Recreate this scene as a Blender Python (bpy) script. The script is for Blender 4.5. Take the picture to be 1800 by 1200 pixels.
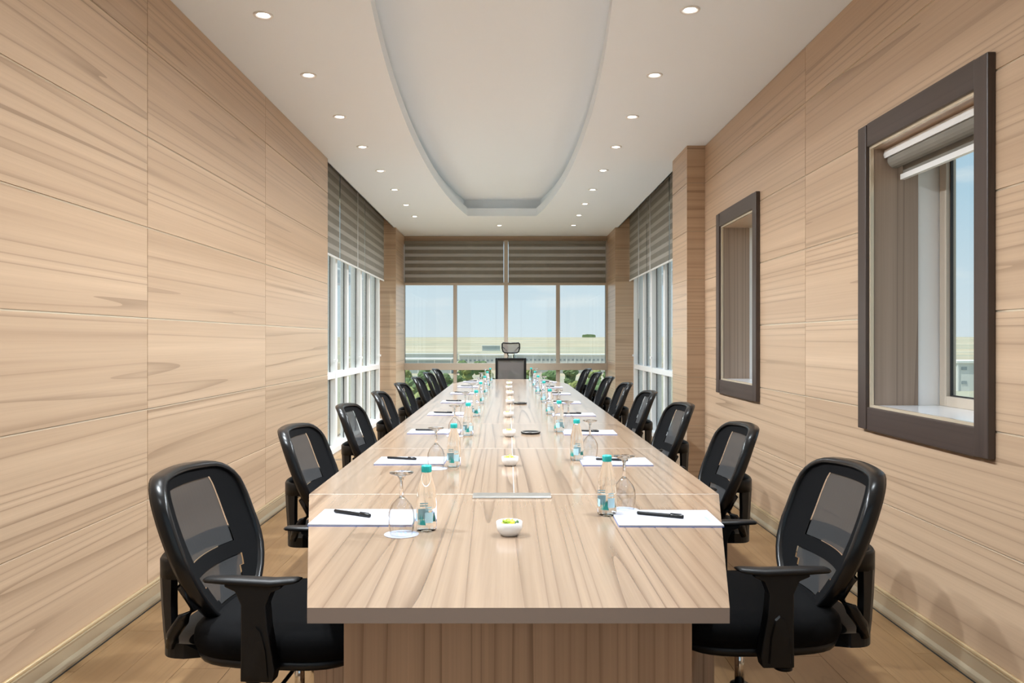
import bpy, math, random
from mathutils import Vector, noise as mnoise
R = random.Random(7)
PI = math.pi
scn = bpy.context.scene
for o in list(bpy.data.objects): bpy.data.objects.remove(o)
COL = scn.collection

# ------------------------------------------------------------------ camera
EYE = 1.265
cam = bpy.data.cameras.new('camera'); cam.sensor_width = 36; cam.lens = 28.0
cam.shift_x = 7/1800; cam.shift_y = -2/1800; cam.clip_end = 5000; cam.clip_start = 0.05
co = bpy.data.objects.new('camera', cam); COL.objects.link(co)
co.location = (0, 0, EYE); co.rotation_euler = (PI/2, 0, 0); scn.camera = co
scn.view_settings.view_transform = 'Standard'; scn.view_settings.look = 'None'
scn.view_settings.gamma = 1; scn.view_settings.use_curve_mapping = False
scn.view_settings.exposure = 0.0
LAMP_W = 335.0          # each recessed downlight
SUN_E = 6.0
SKY_S = 1.0
# ------------------------------------------------------------------ world
w = bpy.data.worlds.new('world'); scn.world = w; w.use_nodes = True
nt = w.node_tree; nt.nodes.clear()
def N(t, kind, **kw):
    n = t.nodes.new(kind)
    for k, v in kw.items(): setattr(n, k, v)
    return n
tc = N(nt, 'ShaderNodeTexCoord'); sep = N(nt, 'ShaderNodeSeparateXYZ')
nt.links.new(tc.outputs['Generated'], sep.inputs[0])
ramp = N(nt, 'ShaderNodeValToRGB')
e = ramp.color_ramp.elements
e[0].position = 0.0; e[0].color = (0.80, 0.86, 0.90, 1)
e[1].position = 0.6; e[1].color = (0.30, 0.52, 0.80, 1)
x = e.new(0.06); x.color = (0.72, 0.83, 0.91, 1)
x = e.new(0.16); x.color = (0.54, 0.73, 0.87, 1)
nt.links.new(sep.outputs['Z'], ramp.inputs[0])
mp = N(nt, 'ShaderNodeMapping'); mp.inputs['Scale'].default_value = (3, 3, 11)
nt.links.new(tc.outputs['Generated'], mp.inputs[0])
cn = N(nt, 'ShaderNodeTexNoise'); cn.inputs['Scale'].default_value = 3.0; cn.inputs['Detail'].default_value = 6
nt.links.new(mp.outputs[0], cn.inputs['Vector'])
cr = N(nt, 'ShaderNodeValToRGB'); cr.color_ramp.elements[0].position = 0.56; cr.color_ramp.elements[1].position = 0.8
nt.links.new(cn.outputs[0], cr.inputs[0])
mx = N(nt, 'ShaderNodeMixRGB'); mx.inputs[2].default_value = (0.9, 0.93, 0.95, 1)
nt.links.new(cr.outputs[0], mx.inputs[0]); nt.links.new(ramp.outputs[0], mx.inputs[1])
bg = N(nt, 'ShaderNodeBackground'); bg.inputs['Strength'].default_value = SKY_S
nt.links.new(mx.outputs[0], bg.inputs[0])
wo = N(nt, 'ShaderNodeOutputWorld'); nt.links.new(bg.outputs[0], wo.inputs[0])
# sun: high, from the left-hand side, a little behind the camera
sl = bpy.data.lights.new('sun', 'SUN'); sl.energy = SUN_E; sl.angle = 0.01; sl.color = (1, 0.94, 0.84)
so = bpy.data.objects.new('sun', sl); COL.objects.link(so)
so.rotation_euler = Vector((0.50, 0.16, -0.95)).to_track_quat('-Z', 'Y').to_euler()

# ------------------------------------------------------------------ materials
def newmat(name):
    m = bpy.data.materials.new(name); m.use_nodes = True
    t = m.node_tree; b = t.nodes['Principled BSDF']
    return m, t, b
def plain(name, col, rough=0.5, metal=0.0, spec=0.5, bump=0, bscale=200, vary=0.0, **kw):
    m, t, b = newmat(name)
    b.inputs['Base Color'].default_value = (*col, 1); b.inputs['Roughness'].default_value = rough
    b.inputs['Metallic'].default_value = metal; b.inputs['Specular IOR Level'].default_value = spec
    c = N(t, 'ShaderNodeTexCoord')
    if vary:
        n = N(t, 'ShaderNodeTexNoise'); n.inputs['Scale'].default_value = 6; n.inputs['Detail'].default_value = 4
        t.links.new(c.outputs['Object'], n.inputs['Vector'])
        mxx = N(t, 'ShaderNodeMixRGB'); mxx.inputs[1].default_value = (*[v*(1-vary) for v in col], 1)
        mxx.inputs[2].default_value = (*[min(1, v*(1+vary)) for v in col], 1)
        t.links.new(n.outputs[0], mxx.inputs[0]); t.links.new(mxx.outputs[0], b.inputs['Base Color'])
    if bump:
        n = N(t, 'ShaderNodeTexNoise'); n.inputs['Scale'].default_value = bscale; n.inputs['Detail'].default_value = 2
        t.links.new(c.outputs['Object'], n.inputs['Vector'])
        bp = N(t, 'ShaderNodeBump'); bp.inputs['Strength'].default_value = bump; bp.inputs['Distance'].default_value = 0.002
        t.links.new(n.outputs[0], bp.inputs['Height']); t.links.new(bp.outputs[0], b.inputs['Normal'])
    for k, v in kw.items(): b.inputs[k].default_value = v
    return m
def wood(name, axis, light, mid, dark, rough=0.35, sc=1.0, lines=0.55, coat=0.0, stretch=0.009):
    m, t, b = newmat(name); L = t.links.new
    c = N(t, 'ShaderNodeTexCoord'); oi = N(t, 'ShaderNodeObjectInfo')
    mul = N(t, 'ShaderNodeMath', operation='MULTIPLY'); mul.inputs[1].default_value = 61.0
    L(oi.outputs['Random'], mul.inputs[0])
    mp = N(t, 'ShaderNodeMapping'); s = [1.0*sc]*3; s[axis] = stretch*sc
    mp.inputs['Scale'].default_value = s; L(c.outputs['Object'], mp.inputs['Vector'])
    add = N(t, 'ShaderNodeVectorMath', operation='ADD'); L(mp.outputs[0], add.inputs[0]); L(mul.outputs[0], add.inputs[1])
    def noi(scale, det, rgh=0.5, dist=0.0):
        n = N(t, 'ShaderNodeTexNoise'); n.inputs['Scale'].default_value = scale; n.inputs['Detail'].default_value = det
        n.inputs['Roughness'].default_value = rgh; n.inputs['Distortion'].default_value = dist
        L(add.outputs[0], n.inputs['Vector']); return n.outputs[0]
    broad = noi(7, 2); fine = noi(90, 3, 0.65); cont = noi(5.5, 1.2, 0.4, 0.0)
    r1 = N(t, 'ShaderNodeValToRGB'); r1.color_ramp.elements[0].position = 0.3; r1.color_ramp.elements[1].position = 0.7
    r1.color_ramp.elements[0].color = (*mid, 1); r1.color_ramp.elements[1].color = (*light, 1); L(broad, r1.inputs[0])
    # thin dark contour lines, as in zebrano veneer
    k = N(t, 'ShaderNodeMath', operation='MULTIPLY'); k.inputs[1].default_value = 11.0; L(cont, k.inputs[0])
    fr = N(t, 'ShaderNodeMath', operation='FRACT'); L(k.outputs[0], fr.inputs[0])
    r2 = N(t, 'ShaderNodeValToRGB'); el = r2.color_ramp.elements
    el[0].position = 0.0; el[0].color = (1, 1, 1, 1); el[1].position = 1.0; el[1].color = (0.25,)*3+(1,)
    q = el.new(0.16); q.color = (0.25, 0.25, 0.25, 1); q = el.new(0.5); q.color = (0, 0, 0, 1)
    L(fr.outputs[0], r2.inputs[0])
    r3 = N(t, 'ShaderNodeValToRGB'); r3.color_ramp.elements[0].position = 0.38; r3.color_ramp.elements[1].position = 0.66
    L(fine, r3.inputs[0])
    mm = N(t, 'ShaderNodeMath', operation='MULTIPLY'); L(r2.outputs[0], mm.inputs[0]); L(broad, mm.inputs[1])
    m2 = N(t, 'ShaderNodeMath', operation='MULTIPLY'); m2.inputs[1].default_value = lines*1.9; L(mm.outputs[0], m2.inputs[0])
    m3 = N(t, 'ShaderNodeMath', operation='MULTIPLY_ADD'); m3.inputs[1].default_value = 0.22*lines; L(r3.outputs[0], m3.inputs[0]); L(m2.outputs[0], m3.inputs[2])
    m3.use_clamp = True
    mix = N(t, 'ShaderNodeMixRGB'); L(m3.outputs[0], mix.inputs[0]); L(r1.outputs[0], mix.inputs[1]); mix.inputs[2].default_value = (*dark, 1)
    L(mix.outputs[0], b.inputs['Base Color']); b.inputs['Roughness'].default_value = rough
    b.inputs['Coat Weight'].default_value = coat; b.inputs['Coat Roughness'].default_value = 0.12
    return m
ZL, ZM, ZD = (0.585, 0.42, 0.285), (0.475, 0.33, 0.218), (0.20, 0.125, 0.075)
M = {}
M['wood_y'] = wood('zebrano_along_room', 1, ZL, ZM, ZD, 0.34, lines=.55)
M['wood_x'] = wood('zebrano_across_room', 0, ZL, ZM, ZD, 0.34)
M['wood_z'] = wood('zebrano_upright', 2, ZL, ZM, ZD, 0.34)
M['table_top'] = wood('zebrano_table_top', 1, (0.385, 0.275, 0.193), (0.31, 0.217, 0.147), (0.13, 0.08, 0.052), 0.2, 1.15, 0.7, coat=0.4, stretch=.016)
M['table_leg'] = wood('zebrano_table_leg', 2, (0.66, 0.48, 0.345), (0.53, 0.375, 0.265), (0.20, 0.125, 0.08), 0.35, 1.2, 0.7)
M['table_edge'] = plain('table_edge_band', (0.235, 0.175, 0.14), 0.45, bump=.05)
M['reveal'] = wood('grey_brown_veneer', 2, (0.42, 0.315, 0.24), (0.33, 0.24, 0.18), (0.14, 0.095, 0.07), 0.4, 1.2, 0.7)
M['dark_frame'] = wood('wenge_frame', 2, (0.075, 0.052, 0.043), (0.055, 0.038, 0.032), (0.02, 0.013, 0.011), 0.38, 2.0, 0.4)
M['plank'] = wood('oak_laminate', 1, (0.36, 0.22, 0.105), (0.29, 0.17, 0.075), (0.16, 0.085, 0.036), 0.38, 1.6, 0.35, stretch=.08)
M['groove'] = plain('champagne_groove', (0.78, 0.66, 0.50), 0.25, 0.5)
M['crystal'] = plain('solid_crystal', (0.98, 0.985, 0.985), 0.01, **{'Transmission Weight': 1.0, 'IOR': 1.42})
M['skirt'] = plain('champagne_skirting', (0.54, 0.44, 0.30), 0.32, 0.55, bump=.1, bscale=60)
M['skirt_gold'] = plain('gold_bead', (0.78, 0.60, 0.36), 0.3, 0.6)
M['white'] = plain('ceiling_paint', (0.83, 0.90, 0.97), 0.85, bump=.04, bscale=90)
M['alu'] = plain('white_aluminium', (0.80, 0.80, 0.79), 0.35, bump=.02)
M['beige_alu'] = plain('beige_aluminium', (0.50, 0.43, 0.35), 0.4, bump=.02)
M['gasket'] = plain('black_gasket', (0.02, 0.02, 0.02), 0.6)
M['black'] = plain('black_plastic', (0.007, 0.007, 0.0075), 0.42, spec=.35, bump=.15, bscale=500)
M['black_gloss'] = plain('black_gloss_edge', (0.009, 0.009, 0.0095), 0.27, spec=.4)
M['fabric'] = plain('black_fabric', (0.004, 0.004, 0.0045), 0.9, spec=.12, bump=.3, bscale=700)
M['chrome'] = plain('chrome', (0.75, 0.75, 0.75), 0.12, 1.0)
M['brushed'] = plain('brushed_aluminium', (0.62, 0.60, 0.57), 0.3, 0.9, bump=.05)
M['seam'] = plain('pale_seam_strip', (0.72, 0.70, 0.67), 0.35, 0.3)
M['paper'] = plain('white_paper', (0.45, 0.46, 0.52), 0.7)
M['blue'] = plain('blue_print', (0.03, 0.14, 0.52), 0.5)
M['pale_blue'] = plain('pale_blue_print', (0.35, 0.48, 0.72), 0.6)
M['teal'] = plain('teal_plastic', (0.02, 0.42, 0.40), 0.35)
M['teal_ink'] = plain('teal_ink', (0.02, 0.30, 0.28), 0.4)
M['aqua_ink'] = plain('aqua_ink', (0.45, 0.70, 0.80), 0.4)
M['ceramic'] = plain('white_ceramic', (0.80, 0.81, 0.82), 0.15)
M['candy_g'] = plain('green_sweet', (0.36, 0.50, 0.05), 0.35, vary=.2)
M['candy_y'] = plain('yellow_sweet', (0.75, 0.60, 0.04), 0.35, vary=.2)
M['candy_d'] = plain('dark_green_wrapper', (0.10, 0.20, 0.08), 0.3, vary=.2)
M['opaque_band'] = plain('grey_blind_weave', (0.21, 0.195, 0.165), 0.85, bump=.3, bscale=300, vary=.12)
def mixed(name, col, fac, rough=.8):
    m, t, b = newmat(name); b.inputs['Base Color'].default_value = (*col, 1); b.inputs['Roughness'].default_value = rough
    tr = N(t, 'ShaderNodeBsdfTransparent'); mi = N(t, 'ShaderNodeMixShader'); mi.inputs[0].default_value = fac
    t.links.new(tr.outputs[0], mi.inputs[1]); t.links.new(b.outputs[0], mi.inputs[2])
    t.links.new(mi.outputs[0], t.nodes['Material Output'].inputs[0]); return m
M['sheer'] = mixed('sheer_blind_weave', (0.42, 0.39, 0.345), 0.8)
M['mesh'] = mixed('black_chair_mesh', (0.02, 0.02, 0.021), 0.88)
M['mesh_grey'] = mixed('grey_chair_mesh', (0.16, 0.14, 0.135), 0.72)
def pane_mat(name, tint, f0=1.0, ior=1.45):
    m, t, b = newmat(name); t.nodes.remove(b)
    tr = N(t, 'ShaderNodeBsdfTransparent'); tr.inputs[0].default_value = (*tint, 1)
    gl = N(t, 'ShaderNodeBsdfGlossy'); gl.inputs['Roughness'].default_value = 0.0
    lw = N(t, 'ShaderNodeLayerWeight'); lw.inputs[0].default_value = .5
    pw = N(t, 'ShaderNodeMath', operation='POWER'); pw.inputs[1].default_value = 5.0; t.links.new(lw.outputs['Facing'], pw.inputs[0])
    ml = N(t, 'ShaderNodeMath', operation='MULTIPLY_ADD'); ml.use_clamp = True; ml.inputs[1].default_value = .9*f0; ml.inputs[2].default_value = .04*f0
    t.links.new(pw.outputs[0], ml.inputs[0])
    mi = N(t, 'ShaderNodeMixShader'); t.links.new(ml.outputs[0], mi.inputs[0])
    t.links.new(tr.outputs[0], mi.inputs[1]); t.links.new(gl.outputs[0], mi.inputs[2])
    t.links.new(mi.outputs[0], t.nodes['Material Output'].inputs[0]); return m
M['glass'] = pane_mat('window_glass', (0.93, 0.97, 0.97))
M['wine'] = pane_mat('stemware_glass', (0.965, 0.97, 0.97), 2.8, 1.5)
_t = M['wine'].node_tree; _tr = [n for n in _t.nodes if n.type == 'BSDF_TRANSPARENT'][0]; _lw = [n for n in _t.nodes if n.type == 'LAYER_WEIGHT'][0]
_r = N(_t, 'ShaderNodeValToRGB'); _r.color_ramp.elements[0].position = .45; _r.color_ramp.elements[0].color = (.97, .975, .975, 1); _r.color_ramp.elements[1].position = .97; _r.color_ramp.elements[1].color = (.42, .42, .41, 1)
_t.links.new(_lw.outputs['Facing'], _r.inputs[0]); _t.links.new(_r.outputs[0], _tr.inputs[0])
M['bottle'] = plain('bottle_glass', (0.97, 0.985, 0.98), 0.02)
bb = M['bottle'].node_tree.nodes['Principled BSDF']; bb.inputs['Transmission Weight'].default_value = 1; bb.inputs['IOR'].default_value = 1.12
def emis(name, col, s):
    m, t, b = newmat(name); b.inputs['Emission Color'].default_value = (*col, 1); b.inputs['Emission Strength'].default_value = s; return m
M['lamp'] = emis('lamp_lens', (1, 0.95, 0.87), 9.0)

# ------------------------------------------------------------------ mesh helpers
class MB:
    def __init__(s): s.v = []; s.f = []; s.mi = []; s.mats = []; s.sm = []
    def mat(s, m):
        if m not in s.mats: s.mats.append(m)
        return s.mats.index(m)
    def add(s, vs, fs, mat=None, smooth=False):
        o = len(s.v); s.v += [tuple(v) for v in vs]; k = s.mat(mat) if mat else 0
        for f in fs: s.f.append(tuple(i+o for i in f)); s.mi.append(k); s.sm.append(smooth)
    def box(s, a, b, mat=None, ch=0.0):
        x0, y0, z0 = a; x1, y1, z1 = b
        s.add([(x0,y0,z0),(x1,y0,z0),(x1,y1,z0),(x0,y1,z0),(x0,y0,z1),(x1,y0,z1),(x1,y1,z1),(x0,y1,z1)],
              [(0,3,2,1),(4,5,6,7),(0,1,5,4),(1,2,6,5),(2,3,7,6),(3,0,4,7)], mat)
    def prism(s, pts, z0, z1, mat=None, smooth=False):       # plan polygon (ccw) extruded in z
        n = len(pts)
        s.add([(p[0],p[1],z0) for p in pts]+[(p[0],p[1],z1) for p in pts],
              [tuple(range(n-1,-1,-1)), tuple(range(n,2*n))], mat)
        o = [(p[0],p[1],z0) for p in pts]+[(p[0],p[1],z1) for p in pts]
        s.add(o, [(i,(i+1)%n,(i+1)%n+n,i+n) for i in range(n)], mat, smooth)
    def rings(s, rs, mat=None, smooth=True, cap=True, closed=False):
        n = len(rs[0]); vs = [p for r in rs for p in r]; fs = []
        m = len(rs)
        for j in range(m if closed else m-1):
            a = j*n; b2 = ((j+1) % m)*n
            for i in range(n): fs.append((a+i, a+(i+1)%n, b2+(i+1)%n, b2+i))
        if cap and not closed: fs.append(tuple(range(n-1,-1,-1))); fs.append(tuple(range((m-1)*n, m*n)))
        s.add(vs, fs, mat, smooth)
    def lathe(s, prof, c=(0,0,0), n=24, mat=None, cap=True):
        s.rings([[(c[0]+r*math.cos(2*PI*i/n), c[1]+r*math.sin(2*PI*i/n), c[2]+z) for i in range(n)] for r, z in prof], mat, True, cap)
    def tube(s, path, r, n=8, mat=None, closed=False, ry=None, up=(0,0,1)):
        rs = []; P = [Vector(p) for p in path]; m = len(P)
        for i, p in enumerate(P):
            if closed: d = P[(i+1)%m]-P[i-1]
            else: d = P[min(i+1,m-1)]-P[max(i-1,0)]
            d.normalize(); u = Vector(up)
            if abs(d.dot(u)) > .98: u = Vector((1,0,0))
            a = d.cross(u).normalized(); b2 = a.cross(d).normalized()
            rr = r[i] if isinstance(r, (list, tuple)) else r
            q = ry if ry else rr
            rs.append([tuple(p+a*rr*math.cos(2*PI*k/n)+b2*q*math.sin(2*PI*k/n)) for k in range(n)])
        s.rings(rs, mat, True, True, closed)
    def cyl(s, a, b, r, n=16, mat=None): s.tube([a, b], r, n, mat)
    def mesh(s, name, m=None):
        me = bpy.data.meshes.new(name); me.from_pydata(s.v, [], s.f)
        for mm in (s.mats or [m]):
            me.materials.append(M[mm] if isinstance(mm, str) else mm)
        me.polygons.foreach_set('material_index', s.mi if s.mats else [0]*len(s.f))
        me.polygons.foreach_set('use_smooth', s.sm); me.update()
        return me
    def build(s, name, m=None, parent=None, loc=None, bevel=0):
        o = bpy.data.objects.new(name, s.mesh(name, m)); COL.objects.link(o)
        if parent: o.parent = parent
        if loc: o.location = loc
        if bevel:
            bm = o.modifiers.new('bevel', 'BEVEL'); bm.width = bevel; bm.segments = 2; bm.limit_method = 'ANGLE'
        return o
def boxo(name, a, b, m, parent=None, bevel=0):
    """box with its origin in its own centre"""
    c = [(p+q)/2 for p, q in zip(a, b)]; k = MB()
    k.box([p-q for p, q in zip(a, c)], [p-q for p, q in zip(b, c)])
    return k.build(name, m, parent, c, bevel)
def tag(o, label, cat, group=None):
    o['label'] = label; o['category'] = cat
    if group: o['group'] = group
    return o
def empty(name, loc=(0,0,0), rz=0):
    o = bpy.data.objects.new(name, None); COL.objects.link(o); o.location = loc; o.rotation_euler = (0,0,rz); o.empty_display_size = .1
    return o
def struct(o): o['kind'] = 'structure'; return o
def copy_tree(o, parent=None):
    c = o.copy(); COL.objects.link(c)
    if parent: c.parent = parent
    for ch in list(o.children): copy_tree(ch, c)
    return c
ORD = ['first','second','third','fourth','fifth','sixth','seventh','eighth','ninth','tenth','eleventh','twelfth']

# ------------------------------------------------------------------ room shell
H = 3.0; XL, XR = -1.72, 1.755; YB = -1.6; YE = 13.27
GX = 2.04; GXR = 2.0            # glazing planes of the side windows
PL, PR = 7.6, 7.72              # where the side walls stop
PY = 12.25                      # camera-facing faces of the end piers
EL, ER = -1.725, 1.65           # inner faces of the end piers
# floor
fl = struct(boxo('floor', (-2.3, YB-.2, -.12), (2.3, YE+.2, -.009), 'gasket'))
pm = MB(); PW, PLN = .194, 1.26
pm.box((-PW/2+.0008, -PLN/2+.0008, -.008), (PW/2-.0008, PLN/2-.0008, 0)); pmesh = pm.mesh('plank', 'plank')
i = 0
xx = -2.14
while xx < 2.2:
    yy = YB + (i*.43 % PLN) - PLN/2
    while yy < YE+.3:
        if yy+PLN/2 > .9:
            o = bpy.data.objects.new('plank', pmesh); COL.objects.link(o); o.parent = fl
            o.location = Vector((xx, yy, 0)) - fl.location
        yy += PLN
    xx += PW; i += 1
# panelled side walls: backing + separate veneer panels
ROWS = [.0, .504, .936, 1.370, 1.803, 2.235, 2.667, 3.0]
def cut(rects, hole):
    out = []
    for (a0, a1, b0, b1) in rects:
        h0, h1, g0, g1 = hole
        if h1 <= a0 or h0 >= a1 or g1 <= b0 or g0 >= b1: out.append((a0, a1, b0, b1)); continue
        if h0 > a0: out.append((a0, h0, b0, b1))
        if h1 < a1: out.append((h1, a1, b0, b1))
        m0, m1 = max(a0, h0), min(a1, h1)
        if g0 > b0: out.append((m0, m1, b0, g0))
        if g1 < b1: out.append((m0, m1, g1, b1))
    return out
def panel_wall(name, x, thick, ys, holes, sgn, rows=ROWS):
    """wall lying in plane x; sgn=+1 when the room is on its +x side"""
    y0, y1 = ys[0], ys[-1]
    rs = [(y0, y1, 0, H)]
    for h in holes: rs = cut(rs, h)
    k = MB()
    for (a0, a1, b0, b1) in rs:
        k.box((min(x-sgn*.005, x-sgn*thick), a0, b0), (max(x-sgn*.005, x-sgn*thick), a1, b1))
    wl = struct(k.build(name, 'groove'))
    g = .004
    for a0, a1 in zip(ys[:-1], ys[1:]):
        for b0, b1 in zip(rows[:-1], rows[1:]):
            rs = [(a0+g*.6, a1-g*.6, b0+g, b1-g)]
            for h in holes: rs = cut(rs, h)
            c = Vector((x-sgn*.006, (a0+a1)/2, (b0+b1)/2)); k = MB()
            for (p0, p1, q0, q1) in rs: k.box((-.006, p0-c.y, q0-c.z), (.006, p1-c.y, q1-c.z))
            k.build('panel', 'wood_y', wl, c)
    return wl
WIN = [(2.945, 3.85, .94, 2.20), (5.625, 6.53, .94, 2.20)]     # openings in the right wall (y0,y1,z0,z1)
panel_wall('wall_left', XL, .30, [YB, .1, 1.95, 3.80, 5.65, PL], [], +1)
panel_wall('wall_right', XR, .22, [YB, .6, 2.68, 4.70, 7.1], WIN, -1)
k = MB()      # unseen rear wall behind the camera; its wide window is added for front light
for (a0, a1, b0, b1) in cut([(XL-.3, XR+.3, 0, H+.3)], (-1.35, 1.4, .5, 2.7)): k.box((a0, YB-.15, b0), (a1, YB, b1))
wb = struct(k.build('wall_back', 'wood_x'))
for x_ in (-1.35, -.45, .45, 1.36): boxo('window_stile', (x_, YB-.10, .5), (x_+.04, YB-.04, 2.7), 'alu', wb)
for i in range(3): boxo('pane', (-1.31+i*.905, YB-.075, .5), (-.45+i*.905, YB-.07, 2.7), 'glass', wb)  # glazing of the added rear window that lets in fill light
# narrow post in the right wall beyond the first panel joint
struct(boxo('trim_1', (XR-.012, 2.655, .1), (XR+.0, 2.68, H), 'reveal'))
# pilaster and end piers: core + panels on the visible faces
def pier(name, x0, x1, y0, y1, faces):
    k = MB(); k.box((x0+.005, y0+.005, 0), (x1-.005, y1-.005, H+.2)); p = struct(k.build(name, 'groove')); g = .0025
    rows = [.0, .504, .936, 1.370, 1.803, 2.235, 2.667, H+.2]
    for b0, b1 in zip(rows[:-1], rows[1:]):
        for f in faces:
            if f == '-y': boxo('panel', (x0, y0, b0+g), (x1, y0+.012, b1-g), 'wood_x', p)
            if f == '+x': boxo('panel', (x1-.012, y0+.0125, b0+g), (x1, y1, b1-g), 'wood_y', p)
            if f == '-x': boxo('panel', (x0, y0+.0125, b0+g), (x0+.012, y1, b1-g), 'wood_y', p)
pier('wall_pilaster', 1.595, 2.02, 7.1, PR, ['-y', '-x'])
pier('wall_pier_left', -2.06, EL, PY, YE, ['-y', '+x'])
pier('wall_pier_right', ER, 2.02, PY, YE, ['-y', '-x'])
# ceiling: slab with an oval opening, an upper ceiling above it
CX, CYc, CA, CB, CY0, CY1 = -.085, 7.0, .735, 5.41, 2.88, 11.12
def oval(off=0.0, n=48):
    a, b = CA+off, CB+off; e0, e1 = CY0-off, CY1+off
    t1 = math.asin((e1-CYc)/b); pts = []
    for i in range(n+1):
        t = -t1 + 2*t1*i/n; pts.append((CX+a*math.cos(t), CYc+b*math.sin(t)))
    for i in range(n+1):
        t = -t1 + 2*t1*i/n; pts.append((CX-a*math.cos(t), CYc-b*math.sin(t)))
    return pts
def slab_with_hole(k, x0, x1, y0, y1, z0, z1, hole, mat):
    n = len(hole); out = []
    cx = sum(p[0] for p in hole)/n; cy = sum(p[1] for p in hole)/n
    for p in hole:   # matching points on the rectangle
        dx, dy = p[0]-cx, p[1]-cy
        t = min(((x1-cx)/dx if dx > 1e-9 else (x0-cx)/dx if dx < -1e-9 else 1e9), ((y1-cy)/dy if dy > 1e-9 else (y0-cy)/dy if dy < -1e-9 else 1e9))
        out.append((cx+dx*t, cy+dy*t))
    for z, flip in ((z0, True), (z1, False)):
        vs = [(p[0], p[1], z) for p in hole]+[(p[0], p[1], z) for p in out]
        fs = [((i+1)%n, i, i+n, (i+1)%n+n) if not flip else (i, (i+1)%n, (i+1)%n+n, i+n) for i in range(n)]
        k.add(vs, fs, mat)
        # rectangle corners
        for c in ((x0,y0),(x1,y0),(x1,y1),(x0,y1)):
            best = None
            for i in range(n):
                a, b = out[i], out[(i+1)%n]
                on = lambda p: (abs(p[0]-c[0]) < 1e-6, abs(p[1]-c[1]) < 1e-6)
                if (on(a)[0] and on(b)[1]) or (on(a)[1] and on(b)[0]): best = (a, b)
            if best:
                t = [(best[0][0],best[0][1],z), (best[1][0],best[1][1],z), (c[0],c[1],z)]
                k.add(t, [(0,1,2)], mat)
    vs = [(p[0], p[1], z0) for p in hole]+[(p[0], p[1], z1) for p in hole]
    k.add(vs, [(i, i+n, (i+1)%n+n, (i+1)%n) for i in range(n)], mat, True)
XCL, XCR = -1.765, 1.70      # edges of the dropped ceiling beside the blinds
k = MB()
slab_with_hole(k, XCL, XCR, 1.6, 12.4, H, H+.11, oval(), 'white')
k.box((XCL, YB, H), (XCR, 1.6, H+.11), 'white'); k.box((XCL, 12.4, H), (XCR, YE, H+.11), 'white')
k.box((XCR, YB, H), (2.1, PR, H+.11), 'white'); k.box((-2.1, YB, H), (XCL, PL, H+.11), 'white')
k.box((XCL, PL, H), (XCL+.012, PY, H+.24), 'white'); k.box((XCR-.012, PR, H), (XCR, PY, H+.24), 'white')
slab_with_hole(k, XCL, XCR, 1.6, 12.4, H+.11, H+.24, oval(.09), 'white')
k.box((-2.3, YB-.15, H+.24), (2.3, YE+.2, H+.34), 'white')
struct(k.build('ceiling'))
# skirting boards
def skirting(name, x, sgn, y0, y1):
    prof = [(0,0), (.030,0), (.034,.012), (.030,.022), (.021,.035), (.016,.075), (.018,.084), (.010,.088), (0,.088)]
    k = MB()
    rs = [[(x+sgn*p[0], y, p[1]+.004) for p in prof] for y in (y0, y1)]
    if sgn < 0: rs = rs[::-1]
    k.rings(rs, smooth=False); b = struct(k.build(name, 'skirt'))
    k = MB(); k.tube([(x+sgn*.009, y0, .099), (x+sgn*.009, y1, .099)], .0085, 8); k.build('top_bead', 'skirt_gold', b)
    k = MB(); k.box((min(x, x+sgn*.033), y0, 0), (max(x, x+sgn*.033), y1, .004)); k.build('floor_gap_strip', 'gasket', b)
skirting('baseboard_left', XL, 1, YB, PL)
skirting('baseboard_right', XR, -1, YB, 7.1)

# ------------------------------------------------------------------ windows
def rail(name, a, b, m, bevel=.004): return boxo(name, a, b, m, None, bevel)
# end window: header, mullions, transom, panes
W1 = struct(boxo('window_1', (EL-.02, YE, 2.914), (ER+.02, YE+.10, H+.1), 'wood_x'))
def sub(o, p): o.parent = p; o.location = Vector(o.location) - Vector(p.location); return o
def px(x, Y): return (x-893)/1400*Y
for (a, b) in ((708, 711.5), (886, 893), (1064.5, 1069)):
    sub(rail('mullion', (px(a, YE), YE-.03, 0), (px(b, YE), YE+.07, 2.93), 'beige_alu'), W1)
for (a, b) in ((797, 803), (977.5, 984)):
    sub(rail('mullion', (px(a, YE), YE-.02, 0), (px(b, YE), YE+.07, 2.22), 'beige_alu'), W1)
for z0, z1, d in ((.772, .886, -.06), (2.185, 2.225, -.035), (0, .07, -.05)):
    sub(rail('transom', (EL, YE+d, z0), (ER, YE+.068, z1), 'beige_alu'), W1)
xs = [px(v, YE) for v in (709, 800, 889.5, 981, 1067)]
for a, b in zip(xs[:-1], xs[1:]):
    for z0, z1 in ((.07, .78), (.88, 2.19), (2.22, 2.92)):
        sub(boxo('pane', (a+.01, YE+.02, z0), (b-.01, YE+.026, z1), 'glass'), W1)
        for q in (a+.026, b-.032): sub(boxo('gasket', (q, YE+.012, z0), (q+.006, YE+.019, z1), 'gasket'), W1)
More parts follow.
